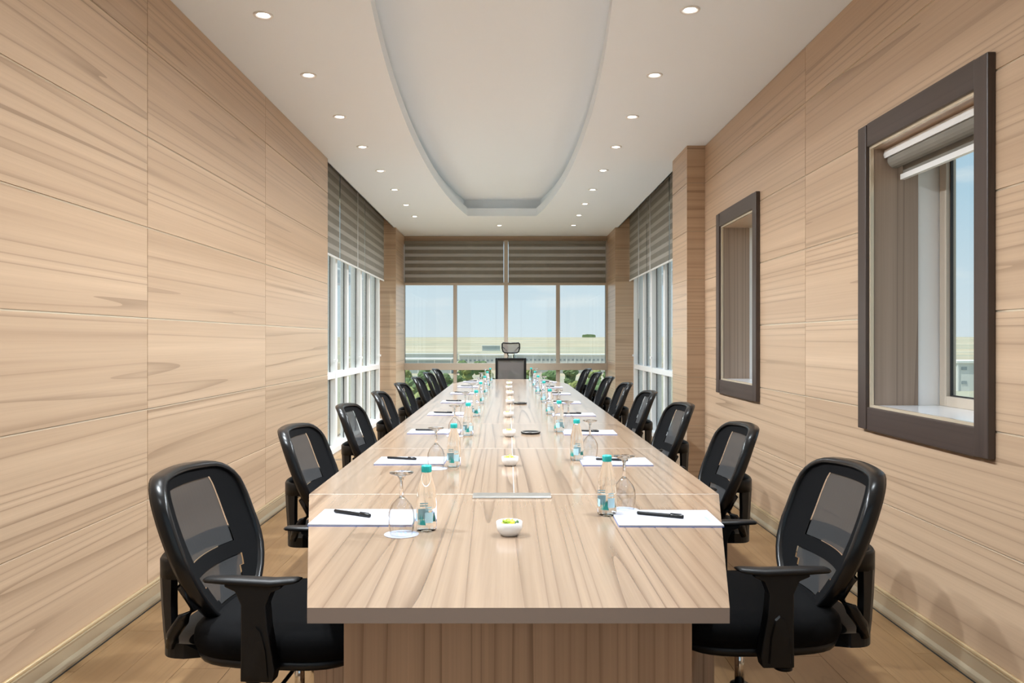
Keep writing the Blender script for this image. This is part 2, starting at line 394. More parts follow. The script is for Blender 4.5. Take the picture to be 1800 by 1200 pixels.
# side windows (white frames, floor to ceiling)
def side_window(name, X, sgn, y0, y1, n):
    """sgn=-1: left side, the room lies towards +x"""
    inn = -sgn
    k0, k1 = sorted((X, X-sgn*.02)); W = struct(boxo(name, (min(X, X+sgn*.09), y0, H), (max(X, X+sgn*.09), y1, H+.24), 'alu'))
    L = (y1-y0)/n
    def bx(nm, d0, d1, ya, yb, za, zb, m, bev=.003):
        xa, xb = sorted((X+inn*d0, X+inn*d1)); sub(boxo(nm, (xa, ya, za), (xb, yb, zb), m, None, bev), W)
    for i in range(n+1):
        y = y0+i*L; bx('mullion', -.06, .07, max(y0, y-.05), min(y1, y+.05), 0, H, 'alu')
    bx('sill', -.06, .10, y0, y1, 0, .06, 'alu'); bx('top_rail', -.05, .05, y0, y1, H-.06, H, 'alu')
    for i in range(n):
        a, b = y0+i*L+.05, y0+(i+1)*L-.05
        bx('transom', -.04, .065, a, b, .83, .90, 'alu')
        m = (a+b)/2
        bx('sash_stile', -.035, .045, m-.05, m+.05, .06, H-.06, 'alu')
        for (c, d) in ((a, m-.05), (m+.05, b)):
            for z0, z1 in ((.06, .83), (.90, H-.06)):
                bx('pane', -.004, .002, c, d, z0, z1, 'glass', 0)
                bx('gasket', .002, .008, c, c+.012, z0, z1, 'gasket', 0); bx('gasket', .002, .008, d-.012, d, z0, z1, 'gasket', 0)
        bx('handle', .065, .10, b-.10, b-.02, 1.02, 1.05, 'alu')
side_window('window_2', -GX, -1, PL, PY, 3)
side_window('window_3', GXR, 1, PR, PY, 3)
# outer walls that carry the side glazing above / behind the wall ends
struct(boxo('wall_return_left', (-2.10, PL-.02, 0), (XL-.02, PL, H+.2), 'wood_x'))
# framed openings in the right wall
def framed_opening(name, y0, y1, z0, z1, rows=None):
    W = struct(MB().build(name, 'alu')) if False else None
    xo = XR+.22
    W = struct(boxo(name, (xo+.10, y0-.1, z0-.1), (xo+.13, y1+.1, z0), 'alu'))    # outer sill board
    def b(nm, a, c, m, bev=0): return sub(boxo(nm, a, c, m, None, bev), W)
    # dark architrave: stiles run through, rails between
    s, r, t = .088, .108, .026
    b('frame_stile', (XR-t-.004, y0-s+.008, z0-r+.004), (XR, y0+.008, z1+r-.004), 'dark_frame', .004)
    b('frame_stile', (XR-t-.004, y1-.008, z0-r+.004), (XR, y1+s-.008, z1+r-.004), 'dark_frame', .004)
    for (za, zb) in ((z0-r, z0+.004), (z1-.004, z1+r)):
        k = wood_rail = boxo('frame_rail', (XR-t, y0+.009, za), (XR, y1-.009, zb), 'dark_frame_y', None, .004); sub(k, W)
    # pale bead round the inside
    for a, c in (((XR-.012, y0+.008, z0+.004), (XR+.004, y0+.020, z1-.004)), ((XR-.012, y1-.020, z0+.004), (XR+.004, y1-.008, z1-.004)),
                 ((XR-.012, y0+.02, z1-.016), (XR+.004, y1-.02, z1-.004)), ((XR-.012, y0+.02, z0+.004), (XR+.004, y1-.02, z0+.016))):
        b('bead', a, c, 'groove')
    # veneered reveals
    b('reveal', (XR+.004, y0, z0), (xo, y0+.015, z1), 'reveal'); b('reveal', (XR+.004, y1-.015, z0), (xo, y1, z1), 'reveal')
    b('reveal', (XR+.004, y0+.015, z1-.015), (xo+.12, y1-.015, z1), 'wood_y'); b('reveal', (XR+.004, y0+.015, z0), (xo+.12, y1-.015, z0+.012), 'ceramic')
    # outer window: white jambs, beige sash, glass
    b('jamb', (xo, y0-.03, z0), (xo+.12, y0+.012, z1), 'alu'); b('jamb', (xo, y1-.012, z0), (xo+.12, y1+.03, z1), 'alu')
    X = xo+.12
    b('gasket', (X-.012, y1-.018, z0+.012), (X, y1-.012, z1), 'gasket')
    b('sash_stile', (X-.02, y1-.075, z0+.012), (X+.03, y1-.018, z1), 'beige_alu', .003); b('sash_stile', (X-.02, y0+.012, z0+.012), (X+.03, y0+.07, z1), 'beige_alu', .003)
    b('sash_rail', (X-.02, y0+.07, z0+.012), (X+.03, y1-.075, z0+.06), 'beige_alu', .003); b('sash_rail', (X-.02, y0+.07, z1-.05), (X+.03, y1-.075, z1), 'beige_alu', .003)
    for q in (y0+.07, y1-.083): b('gasket', (X+.0, q, z0+.06), (X+.012, q+.008, z1-.05), 'gasket')
    b('gasket', (X, y0+.078, z0+.06), (X+.012, y1-.083, z0+.066), 'gasket')
    b('pane', (X+.004, y0+.07, z0+.06), (X+.009, y1-.075, z1-.05), 'glass')
M['dark_frame_y'] = wood('wenge_frame_rail', 1, (0.075, 0.052, 0.043), (0.055, 0.038, 0.032), (0.02, 0.013, 0.011), 0.38, 2.0, 0.4)
for q, wn in enumerate(WIN): framed_opening('window_%d' % (4+q), *wn)

# ------------------------------------------------------------------ zebra blinds
def zebra_blind(label, axis, u0, u1, fix, z0, z1, group, cord=None, sgn=1):
    """axis 'x': blind spans x at y=fix;  axis 'y': spans y at x=fix"""
    def P(a, b, t0, t1, za, zb):
        if axis == 'x': return (a, fix+t0, za), (b, fix+t1, zb)
        return (fix+min(sgn*t0, sgn*t1), a, za), (fix+max(sgn*t0, sgn*t1), b, zb)
    c = ((u0+u1)/2, fix, z1) if axis == 'x' else (fix, (u0+u1)/2, z1)
    r = empty('zebra_blind', c)
    tag(r, label, 'blind', group)
    def part(nm, a, b, m, bev=0): return sub(boxo(nm, a, b, m, r, bev), r)
    part('head_rail', *P(u0, u1, -.02, .05, z1-.05, z1), 'opaque_band')
    z = z0+.022; k = 0
    while z < z1-.05:
        h = .066 if k % 2 == 0 else .049
        zt = min(z+h, z1-.05)
        part('opaque_band' if k % 2 == 0 else 'sheer_band', *P(u0+.004, u1-.004, 0, .003, z, zt), 'opaque_band' if k % 2 == 0 else 'sheer')
        z = zt; k += 1
    part('bottom_bar', *P(u0+.002, u1-.002, -.006, .010, z0, z0+.022), 'opaque_band' if axis == 'x' else 'alu', .003)
    if cord is not None:
        k = MB(); yy = cord
        pts = [(fix+sgn*.03, yy, z1-.03), (fix+sgn*.03, yy, 1.62)] if axis == 'y' else [(cord, fix-.03, z1-.03), (cord, fix-.03, 1.6)]
        loop = [(pts[1][0], yy+.02*(1-math.cos(t)), 1.62-.05*math.sin(t)) for t in [PI*i/8 for i in range(1, 8)]] if axis == 'y' else []
        end = [(pts[1][0], yy+.04, 1.62), (pts[0][0], yy+.04, z1-.03)] if axis == 'y' else []
        k.tube(pts+loop+end, .0025, 6); o = k.build('bead_chain', 'alu'); o.parent = r; o.location = -Vector(c)
    return r
zebra_blind('grey striped blind on the end window, beside the unbroken panelled wall', 'x', px(711.8, YE), px(885.5, YE), YE-.045, 2.222, 2.912, 'blinds on the end window')
zebra_blind('grey striped blind on the end window, on the dark-framed windows\' side', 'x', px(890.5+3, YE), px(1064.5, YE), YE-.045, 2.222, 2.912, 'blinds on the end window')
for i, (a, b, c) in enumerate(((PL+.03, 9.02, None), (9.06, 10.6, 9.95), (10.63, PY-.02, None))):
    zebra_blind('grey striped blind at the alcove glazing by the unbroken wall, %s from the end window' % ORD[2-i], 'y', a, b, -GX+.13, 2.17, H+.2, 'blinds in the alcove by the unbroken wall', c, 1)
for i, (a, b, c) in enumerate(((PR+.03, 9.2, None), (9.24, 10.7, 10.3), (10.73, PY-.02, 11.2))):
    zebra_blind('grey striped blind at the alcove glazing past the pilaster, %s from the end window' % ORD[2-i], 'y', a, b, GXR-.13, 2.17, H+.2, 'blinds in the alcove past the pilaster', c, -1)
# rolled-up blind in the first framed opening
r = empty('roller_blind', (XR+.10, 3.4, 2.185)); tag(r, 'rolled-up grey blind with white cassette inside a dark-framed window', 'blind')
def rp(nm, prof, m, ya=2.965, yb=3.83):
    k = MB(); rs = [[(XR+.10+p[0]-r.location.x, y-r.location.y, 2.185+p[1]-r.location.z) for p in prof] for y in (yb, ya)]
    k.rings(rs, smooth=False); return k.build(nm, m, r)
rp('cassette', [(-.045,-.045), (-.05,-.03), (-.045,-.008), (-.02,0), (.04,0), (.04,-.012), (-.015,-.012), (-.034,-.022), (-.038,-.045)], 'alu')
rp('fabric_roll', [(.038*math.cos(t)-.0, -.058+.038*math.sin(t)) for t in [2*PI*i/16 for i in range(16)]], 'opaque_band', 2.975, 3.815)
rp('fabric_sheet', [(.036, -.13), (.039, -.13), (.039, -.06), (.036, -.06)], 'opaque_band', 2.975, 3.815)
rp('bottom_bar', [(.026, -.15), (.048, -.15), (.048, -.125), (.026, -.125)], 'alu', 2.97, 3.82)
k = MB(); k.tube([(.0, -.40, -.05), (.0, -.40, -1.18), (.0, -.385, -1.2), (.0, -.37, -1.18), (.0, -.37, -.05)], 0.0012, 6); k.build('bead_chain', 'alu', r)

# ------------------------------------------------------------------ downlights
def downlight_proto():
    o = empty('downlight', (0, 0, H))
    k = MB(); k.lathe([(.036, -.001), (.040, -.006), (.051, -.006), (.053, -.002), (.053, 0)], n=28, cap=False); k.build('trim_ring', 'alu', o)
    k = MB(); k.lathe([(.0001, .001), (.036, .001), (.037, -.002)], n=24, cap=False); k.build('recess_ring', 'brushed', o)
    k = MB(); k.lathe([(.0001, -.004), (.027, -.004), (.030, -.001)], n=24, cap=False); k.build('lens', 'lamp', o)
    return o
lamp_data = bpy.data.lights.new('downlight_lamp', 'SPOT'); lamp_data.spot_size = math.radians(97); lamp_data.spot_blend = 1.0
lamp_data.shadow_soft_size = .04; lamp_data.energy = LAMP_W; lamp_data.color = (.88, .95, 1.0)
dp = downlight_proto(); first = True
def put_light(x, y, label):
    global first
    d = dp if first else copy_tree(dp); first = False
    d.location = (x, y, H); tag(d, label, 'downlight', 'recessed ceiling downlights')
    l = bpy.data.objects.new('downlight_lamp', lamp_data); COL.objects.link(l); l.location = (x, y, H-.012)
    l.rotation_euler = (0, -.72 if x > .5 else .72 if x < -.5 else 0, 0)     # gimbals turned towards the table
    l.rotation_euler[1] *= -1
YS = [4.247, 5.21, 6.18, 7.14, 8.15, 9.17, 10.2, 11.14]
for i, y in enumerate(YS):
    put_light(-1.305, y, 'round recessed downlight above the unbroken wall side, %s from the end window' % ORD[7-i])
for i, y in enumerate([4.18, 5.21, 6.18, 7.14, 8.13, 9.17, 10.12, 11.04, 12.0]):
    put_light(.955 + .004*i, y, 'round recessed downlight above the dark-framed windows side, %s from the end window' % ORD[8-i])
put_light(-.129, 12.02, 'round recessed downlight between the oval recess and the end window')
for i, y in enumerate((3.27, 2.3, .6)):
    put_light(-1.31, y, 'round recessed downlight above the unbroken wall side, %s from the end window' % ORD[min(11, 8+i)])
    put_light(.95, y, 'round recessed downlight above the dark-framed windows side, %s from the end window' % ORD[min(11, 9+i)])

# ------------------------------------------------------------------ conference table
TZ = .75; TH = .030; TX = .02
SEAMS = [2.67+1.13*i for i in range(7)]; TF = 1.534; TE = SEAMS[-1]+1.13
T = empty('conference_table', (TX, 6, 0)); tag(T, 'long zebrano-veneer conference table with tapered ends and grey seams', 'table')
HW, HF = .686, .407
def tsec(pts, y):
    k = MB(); k.prism([(p[0], p[1]) for p in pts], -TH, -.0005, 'table_edge')
    k.prism([(p[0], p[1]) for p in pts], -.0006, 0, 'table_top')
    o = k.build('table_top', None, T, (0, y-6, TZ))
g = .003
yc = (TF+SEAMS[0])/2
tsec([(-HF, TF-yc), (HF, TF-yc), (HW, SEAMS[0]-g-yc), (-HW, SEAMS[0]-g-yc)], yc)
for a, b in zip(SEAMS[:-1], SEAMS[1:]):
    yc = (a+b)/2; l = (b-a)/2-g
    for s in (-1, 1):
        tsec([(-HW, -l), (-0.0012, -l), (-0.0012, l), (-HW, l)] if s < 0 else [(0.0012, -l), (HW, -l), (HW, l), (0.0012, l)], yc)
yc = (SEAMS[-1]+TE)/2
tsec([(-HW, SEAMS[-1]+g-yc), (HW, SEAMS[-1]+g-yc), (.47, TE-yc), (-.47, TE-yc)], yc)
for y in SEAMS: boxo('seam_strip', (-HW, y-g-6, TZ-.02), (HW, y+g-6, TZ-.0004), 'seam', T)
for a, b in zip(SEAMS[:-1], SEAMS[1:]):
    boxo('seam_strip', (-0.0012, a+g-6, TZ-.02), (0.0012, b-g-6, TZ-.0006), 'seam', T)
boxo('leg_panel', (-.354, 1.62-6, 0), (.354, 1.655-6, TZ-TH), 'table_leg', T)
for y in SEAMS: boxo('leg_panel', (-HW+.02, y-.02-6, 0), (HW-.02, y+.02-6, TZ-TH), 'table_leg', T)
boxo('leg_panel', (-.35, TE-.12-6, 0), (.35, TE-.085-6, TZ-TH), 'table_leg', T)
boxo('spine_panel', (-.02, 1.655-6, .1), (.02, TE-.12-6, TZ-TH-.001), 'table_leg', T)
# aluminium cable flap in front of the first seam
k = MB(); k.rings([[(x, p[0], p[1]) for p in ((-.028, 0), (-.028, .004), (-.022, .008), (.016, .010), (.024, .010), (.024, 0))] for x in (-.128, .128)], smooth=False)
o = k.build('cable_flap', 'brushed', None, (.013, 2.618, TZ), .0015); tag(o, 'brushed aluminium cable flap lying on the table top before a seam', 'cable flap')
for nm, (x, y) in (('beside the third bowl from the open table end', (.125, 4.40)), ('beside the fifth bowl from the open table end', (.10, 6.45))):
    r = empty('round_coaster', (x, y, TZ)); tag(r, 'small black round disc with pale rim ' + nm, 'coaster', 'round discs on the table centre')
    k = MB(); k.lathe([(.045, 0), (.052, .003), (.055, .009), (.052, .011)], n=28); k.build('disc', 'black', r)
    k = MB(); k.lathe([(.044, .0112), (.051, .0112), (.052, .0125), (.045, .0125)], n=28, cap=False); k.build('rim', 'brushed', r)

# ------------------------------------------------------------------ tableware
def bottle_proto():
    o = empty('water_bottle')
    k = MB(); k.lathe([(.0001, .002), (.020, 0), (.0265, .003), (.0282, .010), (.0282, .070), (.0275, .080), (.0255, .088), (.0262, .094), (.0255, .108), (.021, .128), (.0150, .148), (.0125, .158), (.0122, .163)], n=28); k.build('body', 'bottle', o)
    k = MB(); k.lathe([(.0134, .1585), (.0138, .160), (.0138, .174), (.0125, .1765), (.0001, .1768)], n=24, cap=False)
    for i in range(18):
        a = 2*PI*i/18; k.box((.0134*math.cos(a)-.0007, .0134*math.sin(a)-.0007, .160), (.0134*math.cos(a)+.0007, .0134*math.sin(a)+.0007, .173))
    k.build('cap', 'teal', o)
    def patch(k, a0, a1, z0f, z1f, n, rr, mat):
        vs = []; 
        for i in range(n+1):
            t = i/n; a = a0+(a1-a0)*t
            vs += [(rr*math.cos(a), rr*math.sin(a), z0f(t)), (rr*math.cos(a), rr*math.sin(a), z1f(t))]
        k.add(vs, [(2*i, 2*i+2, 2*i+3, 2*i+1) for i in range(n)], mat)
    for b0 in (-2.6, .55):       # printed label: aqua block with teal leaves, twice round
        k = MB()
        patch(k, b0+.95, b0+1.75, lambda t: .026, lambda t: .054, 8, .0285, 'aqua_ink')
        patch(k, b0-.35, b0+.1, lambda t: .028, lambda t: .050, 6, .0285, 'aqua_ink')
        for j, (da, hh) in enumerate(((-.42, .018), (-.22, .027), (0, .031), (.22, .027), (.42, .019))):
            c = b0+.52+da*.55
            patch(k, c-.10+da*.1, c+.10+da*.45, lambda t: .020, lambda t, hh=hh: .020+hh*(1-abs(2*t-1))**.8, 6, .0287, 'teal_ink')
        for z in (.060, .066): patch(k, b0+1.0, b0+1.6, lambda t, z=z: z, lambda t, z=z: z+.003, 6, .0285, 'aqua_ink')
        k.build('label', None, o)
    return o
def glass_proto():
    o = empty('wine_glass')           # standing upside down on its rim
    k = MB(); k.lathe([(.0300, 0), (.0335, .020), (.0352, .040), (.0335, .060), (.026, .078), (.014, .092), (.006, .100)], n=28, cap=False); k.build('bowl', 'wine', o)
    k = MB(); k.lathe([(.0070, .096), (.0048, .104), (.0042, .118), (.0044, .140), (.0075, .150), (.012, .154)], n=16); k.build('stem', 'crystal', o)
    k = MB(); k.lathe([(.010, .154), (.024, .158), (.0315, .162), (.0318, .164), (.0001, .1645)], n=28, cap=True); k.build('foot', 'crystal', o)
    return o
def coaster_proto():
    o = empty('paper_coaster')
    k = MB(); k.lathe([(.045, 0), (.046, .0008), (.046, .0012), (.0001, .0012)], n=32, cap=True); k.build('disc', 'paper', o)
    k = MB(); k.lathe([(.034, .0014), (.037, .0014)], n=32, cap=False)
    for j in range(3): k.box((-.022, -.014+j*.011, .00135), (.02-.006*j, -.008+j*.011, .0015))
    k.build('print', 'pale_blue', o); return o
def pad_proto(sgn):
    o = empty('notepad')
    k = MB(); k.box((-.145, -.1, 0), (.145, .1, .0015)); k.build('cover', 'blue', o)
    k = MB(); k.box((-.1445, -.0995, .0015), (.1445, .0995, .0055)); k.build('sheets', 'paper', o)
    k = MB()
    for j in range(6): k.box((sgn*.117-.004+.0, -.052+j*.011, .0056), (sgn*.117+.003+.002*(j % 2), -.044+j*.011, .0058))
    k.box((sgn*.128-.0012, -.055, .0056), (sgn*.128+.0012, .015, .0058)); k.build('letterhead', 'pale_blue', o)
    return o
def pen_proto():
    o = empty('pen')
    k = MB(); k.tube([(-.068, 0, .0052), (-.066, 0, .0052), (.028, 0, .0052), (.030, 0, .0052)], [.003, .0048, .0052, .0052], 12); k.build('barrel', 'black', o)
    k = MB(); k.tube([(.0302, 0, .0052), (.031, 0, .0052), (.066, 0, .0052), (.068, 0, .0052)], [.0052, .0058, .0056, .004], 12); k.box((.030, -.0012, .010), (.062, .0012, .0125)); k.build('cap', 'black_gloss', o)
    return o
SIDE = {-1: 'unbroken wall side', 1: 'dark-framed windows side'}
protos = {}
def put(kind, fn, loc, rz, label, cat, group):
    if kind not in protos: protos[kind] = o = fn()
    else: o = copy_tree(protos[kind])
    o.location = loc; o.rotation_euler = (0, 0, rz); tag(o, label, cat, group); return o
for s in (-1, 1):
    for k_ in range(8):
        place = '%s place from open table end, %s' % (ORD[k_], SIDE[s]); j = lambda a: R.uniform(-a, a)
        if s < 0:
            y = 2.16+1.085*k_; B = (-.221, y); Gp = (-.283, y-.045); Pd = (-.41, y+.145); n = (-.455, y+.165); pr = -.52
        else:
            y = 2.35+1.07*k_; B = (.292, y); Gp = (.352, y+.065); Pd = (.452, y-.055); n = (.44, y-.045); pr = -.42
        if k_: B = (B[0]+j(.007), B[1]+j(.008)); Gp = (Gp[0]+j(.007), Gp[1]+j(.008)); pr = -.18+j(.14)
        put('bottle', bottle_proto, (*B, TZ), j(.5)+(-.4 if s > 0 else .2), 'clear water bottle, teal cap, ' + place, 'bottle', 'water bottles at the places')
        put('coaster', coaster_proto, (*Gp, TZ), j(2), 'round white paper coaster, ' + place, 'coaster', 'paper coasters at the places')
        put('glass', glass_proto, (*Gp, TZ+.0012), j(3), 'upturned wine glass, ' + place, 'glass', 'upturned wine glasses at the places')
        put('pad%d' % s, lambda: pad_proto(s), (*Pd, TZ), j(.015), 'white notepad, ' + place, 'notepad', 'notepads at the places')
        put('pen', pen_proto, (*n, TZ+.0058), pr, 'black pen on notepad, ' + place, 'pen', 'pens on the notepads')
# bowls of wrapped sweets down the middle
def bowl_proto():
    o = empty('sweet_bowl')
    k = MB(); k.lathe([(.0001, .001), (.018, 0), (.022, .001), (.031, .012), (.0345, .022), (.0345, .036), (.0335, .0368), (.0322, .036), (.0318, .022), (.026, .012), (.0001, .009)], n=32, cap=False); k.build('bowl', 'ceramic', o)
    return o
for k_ in range(8):
    y = [2.108, 3.277, 4.266, 5.34, 6.46, 7.48, 8.40, 9.2][k_]; x = .015+R.uniform(-.012, .008)
    b = put('bowl', bowl_proto, (x, y, TZ), 0, 'small white bowl of green sweets, %s from the open table end' % ORD[k_], 'bowl', 'bowls of sweets along the table')
    for q in range(7):
        a = q*2.4+k_; rr = .018*math.sqrt((q % 4)/3.2); c = Vector((x+rr*math.cos(a), y+rr*math.sin(a), TZ+.0285+.006*(q > 3)))
        m = MB(); ax = R.uniform(0, PI); d = Vector((math.cos(ax), math.sin(ax), R.uniform(-.2, .35))).normalized()
        L_ = [-.014, -.0105, -.0085, -.004, .004, .0085, .0105, .014]; rad = [.0055, .004, 0.0012, .0062, .0062, 0.0012, .004, .0055]
        m.tube([d*t for t in L_], rad, 8)
        o = m.build('wrapped_sweet', ('candy_g', 'candy_y', 'candy_g', 'candy_d')[q % 4], None, c)
        tag(o, '%s wrapped sweet in the %s bowl from the open table end' % (('green', 'yellow', 'green', 'dark green')[q % 4], ORD[k_]), 'sweet', 'wrapped sweets in the bowls')

# ------------------------------------------------------------------ mesh swivel chair (faces +x)
def chair_proto():
    o = empty('mesh_swivel_chair')
    def sup(rx, ry, z, cx=0, n=36, p=3.4):
        r = []
        for i in range(n):
            a = 2*PI*i/n; c, s_ = math.cos(a), math.sin(a)
            r.append((cx+rx*math.copysign(abs(c)**(2/p), c), ry*math.copysign(abs(s_)**(2/p), s_), z))
        return r
    k = MB(); k.rings([sup(.205, .205, .478), sup(.232, .235, .484), sup(.240, .243, .505), sup(.236, .240, .532), sup(.215, .222, .550), sup(.15, .16, .558), sup(.02, .02, .561)]); k.build('seat', 'fabric', o)
    k = MB(); k.rings([sup(.16, .15, .440), sup(.20, .195, .447), sup(.225, .228, .462), sup(.232, .236, .481)]); k.build('seat_shell', 'black', o)
    # back: surface q(s,t)
    zb, zt = .545, .906
    def hw(t): 
        pts = [(0, .115), (.12, .165), (.28, .205), (.45, .222), (.7, .222), (1, .205)]
        for (a, p), (b, q) in zip(pts[:-1], pts[1:]):
            if t <= b: return p+(q-p)*(t-a)/(b-a)
        return pts[-1][1]
    def q(y, t, off=0):
        x = -.192 -.145*max(t,0)**1.15 - .018*math.sin(t*PI) + .050*(y/.22)**2 + off
        return (x, y, zb+(zt-zb)*t)
    out = []                     # outline with rounded top corners and tapered foot
    n = 10
    for i in range(n+1): t = .80*i/n; out.append((hw(t), t))
    rc = .085
    for i in range(1, 7):
        a = PI/2*i/6; out.append((hw(.8)-rc*(1-math.cos(a))-.012*i/6, .80+.20*math.sin(a)))
    top = [(out[-1][0]*(1-2*i/8), 1.0+.012*math.sin(PI*i/8)) for i in range(1, 8)]
    full = out+top+[(-y, t) for y, t in reversed(out)]
    full += [(-.115+.23*i/5, -.012) for i in range(1, 5)]
    # smooth frame: flat band swept round the outline
    rs = []; m = len(full)
    for i in range(m):
        (y0, t0), (y1, t1) = full[i-1], full[(i+1) % m]
        dy, dz = y1-y0, (t1-t0)*(zt-zb); l = math.hypot(dy, dz); ny, nz = dz/l, -dy/l      # outward in the back plane
        y, t = full[i]; P = Vector(q(y, t)); nn = Vector((0.35*nz*-1, ny, nz))
        ring = []
        for (u, d) in ((.002, .014), (.007, .010), (.009, -.018), (.004, -.030), (-.007, -.029), (-.010, -.012), (-.010, .008), (-.005, .014)):
            ring.append(tuple(P+nn*u+Vector((d, 0, 0))))
        rs.append(ring)
    k = MB(); k.rings(rs, closed=True); k.build('back_frame', 'black_gloss', o)
    ins = []
    for i in range(m):
        y, t = full[i]; ins.append((y*.93, .02+.955*(t-.0)))
    def half_at(t):              # half width of inner field at height t
        best = 0
        for i in range(m):
            (ya, ta), (yb_, tb) = full[i], full[(i+1) % m]
            if (ta-t)*(tb-t) <= 0 and ta != tb: best = max(best, abs(ya+(yb_-ya)*(t-ta)/(tb-ta)))
        return best-.010
    NT, NS = 48, 24; surf = {'back_pad': MB(), 'mesh_panel': MB(), 'lumbar_mesh': MB()}
    for j in range(NT):
        t0, t1 = .0+.985*j/NT, .985*(j+1)/NT; h0, h1 = half_at(t0+1e-4), half_at(t1); tm = (t0+t1)/2
        for i in range(NS):
            s0, s1 = -1+2*i/NS, -1+2*(i+1)/NS; sm = abs(s0+s1)/2
            if .40 < tm < .91 and sm < .62: nm = 'mesh_panel'
            elif .04 < tm < .28 and sm < .50+.8*(tm-.04): nm = 'lumbar_mesh'
            else: nm = 'back_pad'
            off = .004 if nm == 'back_pad' else 0.0
            a = [q(s0*h0, t0, off), q(s1*h0, t0, off), q(s1*h1, t1, off), q(s0*h1, t1, off)]
            surf[nm].add(a, [(0, 1, 2, 3)], None, True)
    surf['back_pad'].build('back_pad', 'fabric', o); surf['mesh_panel'].build('mesh_panel', 'mesh', o); surf['lumbar_mesh'].build('lumbar_mesh', 'mesh', o)
    # rear hoop and uprights
    def U(a, r=1.0): return (-.234-.092*r*max(0, math.cos(a))**.6, .200*r*math.copysign(abs(math.sin(a))**.6, a))
    k = MB(); rs = []
    for i in range(25):
        a = -PI*.5+PI*i/24; (x0, y0), (x1, y1) = U(a), U(a, .90)
        rs.append([(x0, y0, .665), (x0, y0, .708), ((x0*.7+x1*.3), (y0*.7+y1*.3), .714), (x1, y1, .711), (x1, y1, .665)])
    k.rings(rs, smooth=True); k.build('rear_hoop', 'black', o)
    k = MB(); rs = []
    for i in range(25):                       # yoke that carries the uprights below the seat
        a = -PI*.5+PI*i/24; (x0, y0), (x1, y1) = U(a, .92), U(a, .70)
        rs.append([(x0, y0, .462), (x0, y0, .500), (x1+.03, y1, .482), (x1+.05, y1, .452)])
    k.rings(rs, smooth=False); k.build('back_yoke', 'black', o)
    for s in (-1, 1):
        k = MB(); rs = []
        for z, a0, a1, g_ in ((.667, .80, 1.45, 1.0), (.60, .85, 1.42, .98), (.53, .90, 1.40, .95), (.470, .95, 1.38, .91)):
            r4 = []
            for (aa, rr) in ((a0, 1), ((a0+a1)/2, 1), (a1, 1), (a1, .86), ((a0+a1)/2, .86), (a0, .86)):
                x_, y_ = U(s*aa, rr*g_); r4.append((x_, y_, z))
            rs.append(r4 if s < 0 else r4[::-1])
        k.rings(rs, smooth=False); k.build('upright', 'black', o)
        k = MB(); P = [Vector(q(s*hw(.30)*.97, .30, -.030)), Vector(q(s*hw(.14), .12, -.026)), Vector((-.232, s*.190, .565)), Vector((-.262, s*.185, .525)), Vector((-.272, s*.175, .490))]
        k.tube(P, [.013, .016, .017, .016, .014], 10); k.build('back_bracket', 'black_gloss', o)
        # arm: upright blade and T-shaped pad
        k = MB(); y = s*.262
        prof = [(-.045, .452), (.034, .452), (.040, .48), (.022, .585), (.018, .635), (.030, .666), (.055, .677), (.055, .684), (-.085, .684), (-.085, .677), (-.058, .666), (-.044, .635), (-.044, .55)]
        rs = [[(p[0], y+d, p[1]) for p in prof] for d in ((-.019, .019))]
        k.rings(rs, smooth=False); k.build('arm_post', 'black', o, None, .005)
        k = MB(); pr = [(-.036, .465), (.024, .465), (.018, .53), (.006, .575), (-.006, .585), (-.022, .575), (-.032, .53)]
        yy = y+s*.020; k.rings([[(p[0], yy-.003, p[1]) for p in pr], [(p[0]*.85-.002, yy+.004, .465+(p[1]-.465)*.96) for p in pr]], smooth=False); k.build('arm_boss', 'black', o)
        k = MB(); rs = []
        for x_, w_, z_, h_ in ((-.140, .014, .690, .003), (-.132, .020, .690, .006), (-.07, .024, .689, .0085), (.03, .024, .687, .0085), (.085, .020, .693, .006), (.097, .013, .695, .003)):
            rs.append([(x_, y-w_, z_-h_*.6), (x_, y+w_, z_-h_*.6), (x_, y+w_*.95, z_+h_*.5), (x_, y+w_*.5, z_+h_), (x_, y-w_*.5, z_+h_), (x_, y-w_*.95, z_+h_*.5)])
        k.rings(rs, smooth=True); k.build('armrest', 'black', o)
    k = MB(); k.box((-.20, -.07, .415), (.11, .07, .446)); k.build('tilt_mechanism', 'black', o, None, .01)
    k = MB(); k.cyl((-.125, 0, .42), (-.125, 0, .345), .030, 20); k.cyl((-.125, 0, .345), (-.125, 0, .335), .026, 20); k.build('tension_knob', 'black', o)
    k = MB(); k.tube([(.03, -.06, .425), (.03, -.20, .418), (.02, -.25, .405)], .005, 8); k.build('lever', 'black', o)
    k = MB(); k.cyl((0, 0, .416), (0, 0, .28), .0135, 20); k.build('gas_lift', 'chrome', o)
    k = MB(); k.cyl((0, 0, .295), (0, 0, .075), .026, 20); k.cyl((0, 0, .125), (0, 0, .07), .042, 20); k.build('column_shroud', 'black', o)
    for i in range(5):
        a = 2*PI*i/5+.3; c, s_ = math.cos(a), math.sin(a)
        k = MB(); k.tube([(c*.02, s_*.02, .105), (c*.16, s_*.16, .098), (c*.285, s_*.285, .078)], [.026, .022, .015], 8, None, False, .016); leg = k.build('star_leg', 'black', o)
        k = MB(); px_, py_ = c*.27, s_*.27
        for d in (-1, 1):
            ox, oy = -s_*.014*d, c*.014*d
            k.cyl((px_+ox-s_*.008*d*-1, py_+oy+c*.008*d*-1, .027), (px_+ox+s_*.008*d*-1, py_+oy-c*.008*d*-1, .027), .027, 16)
        k.cyl((px_, py_, .03), (px_, py_, .08), .007, 8); k.build('caster', 'black_gloss', leg)
    return o
cp = None
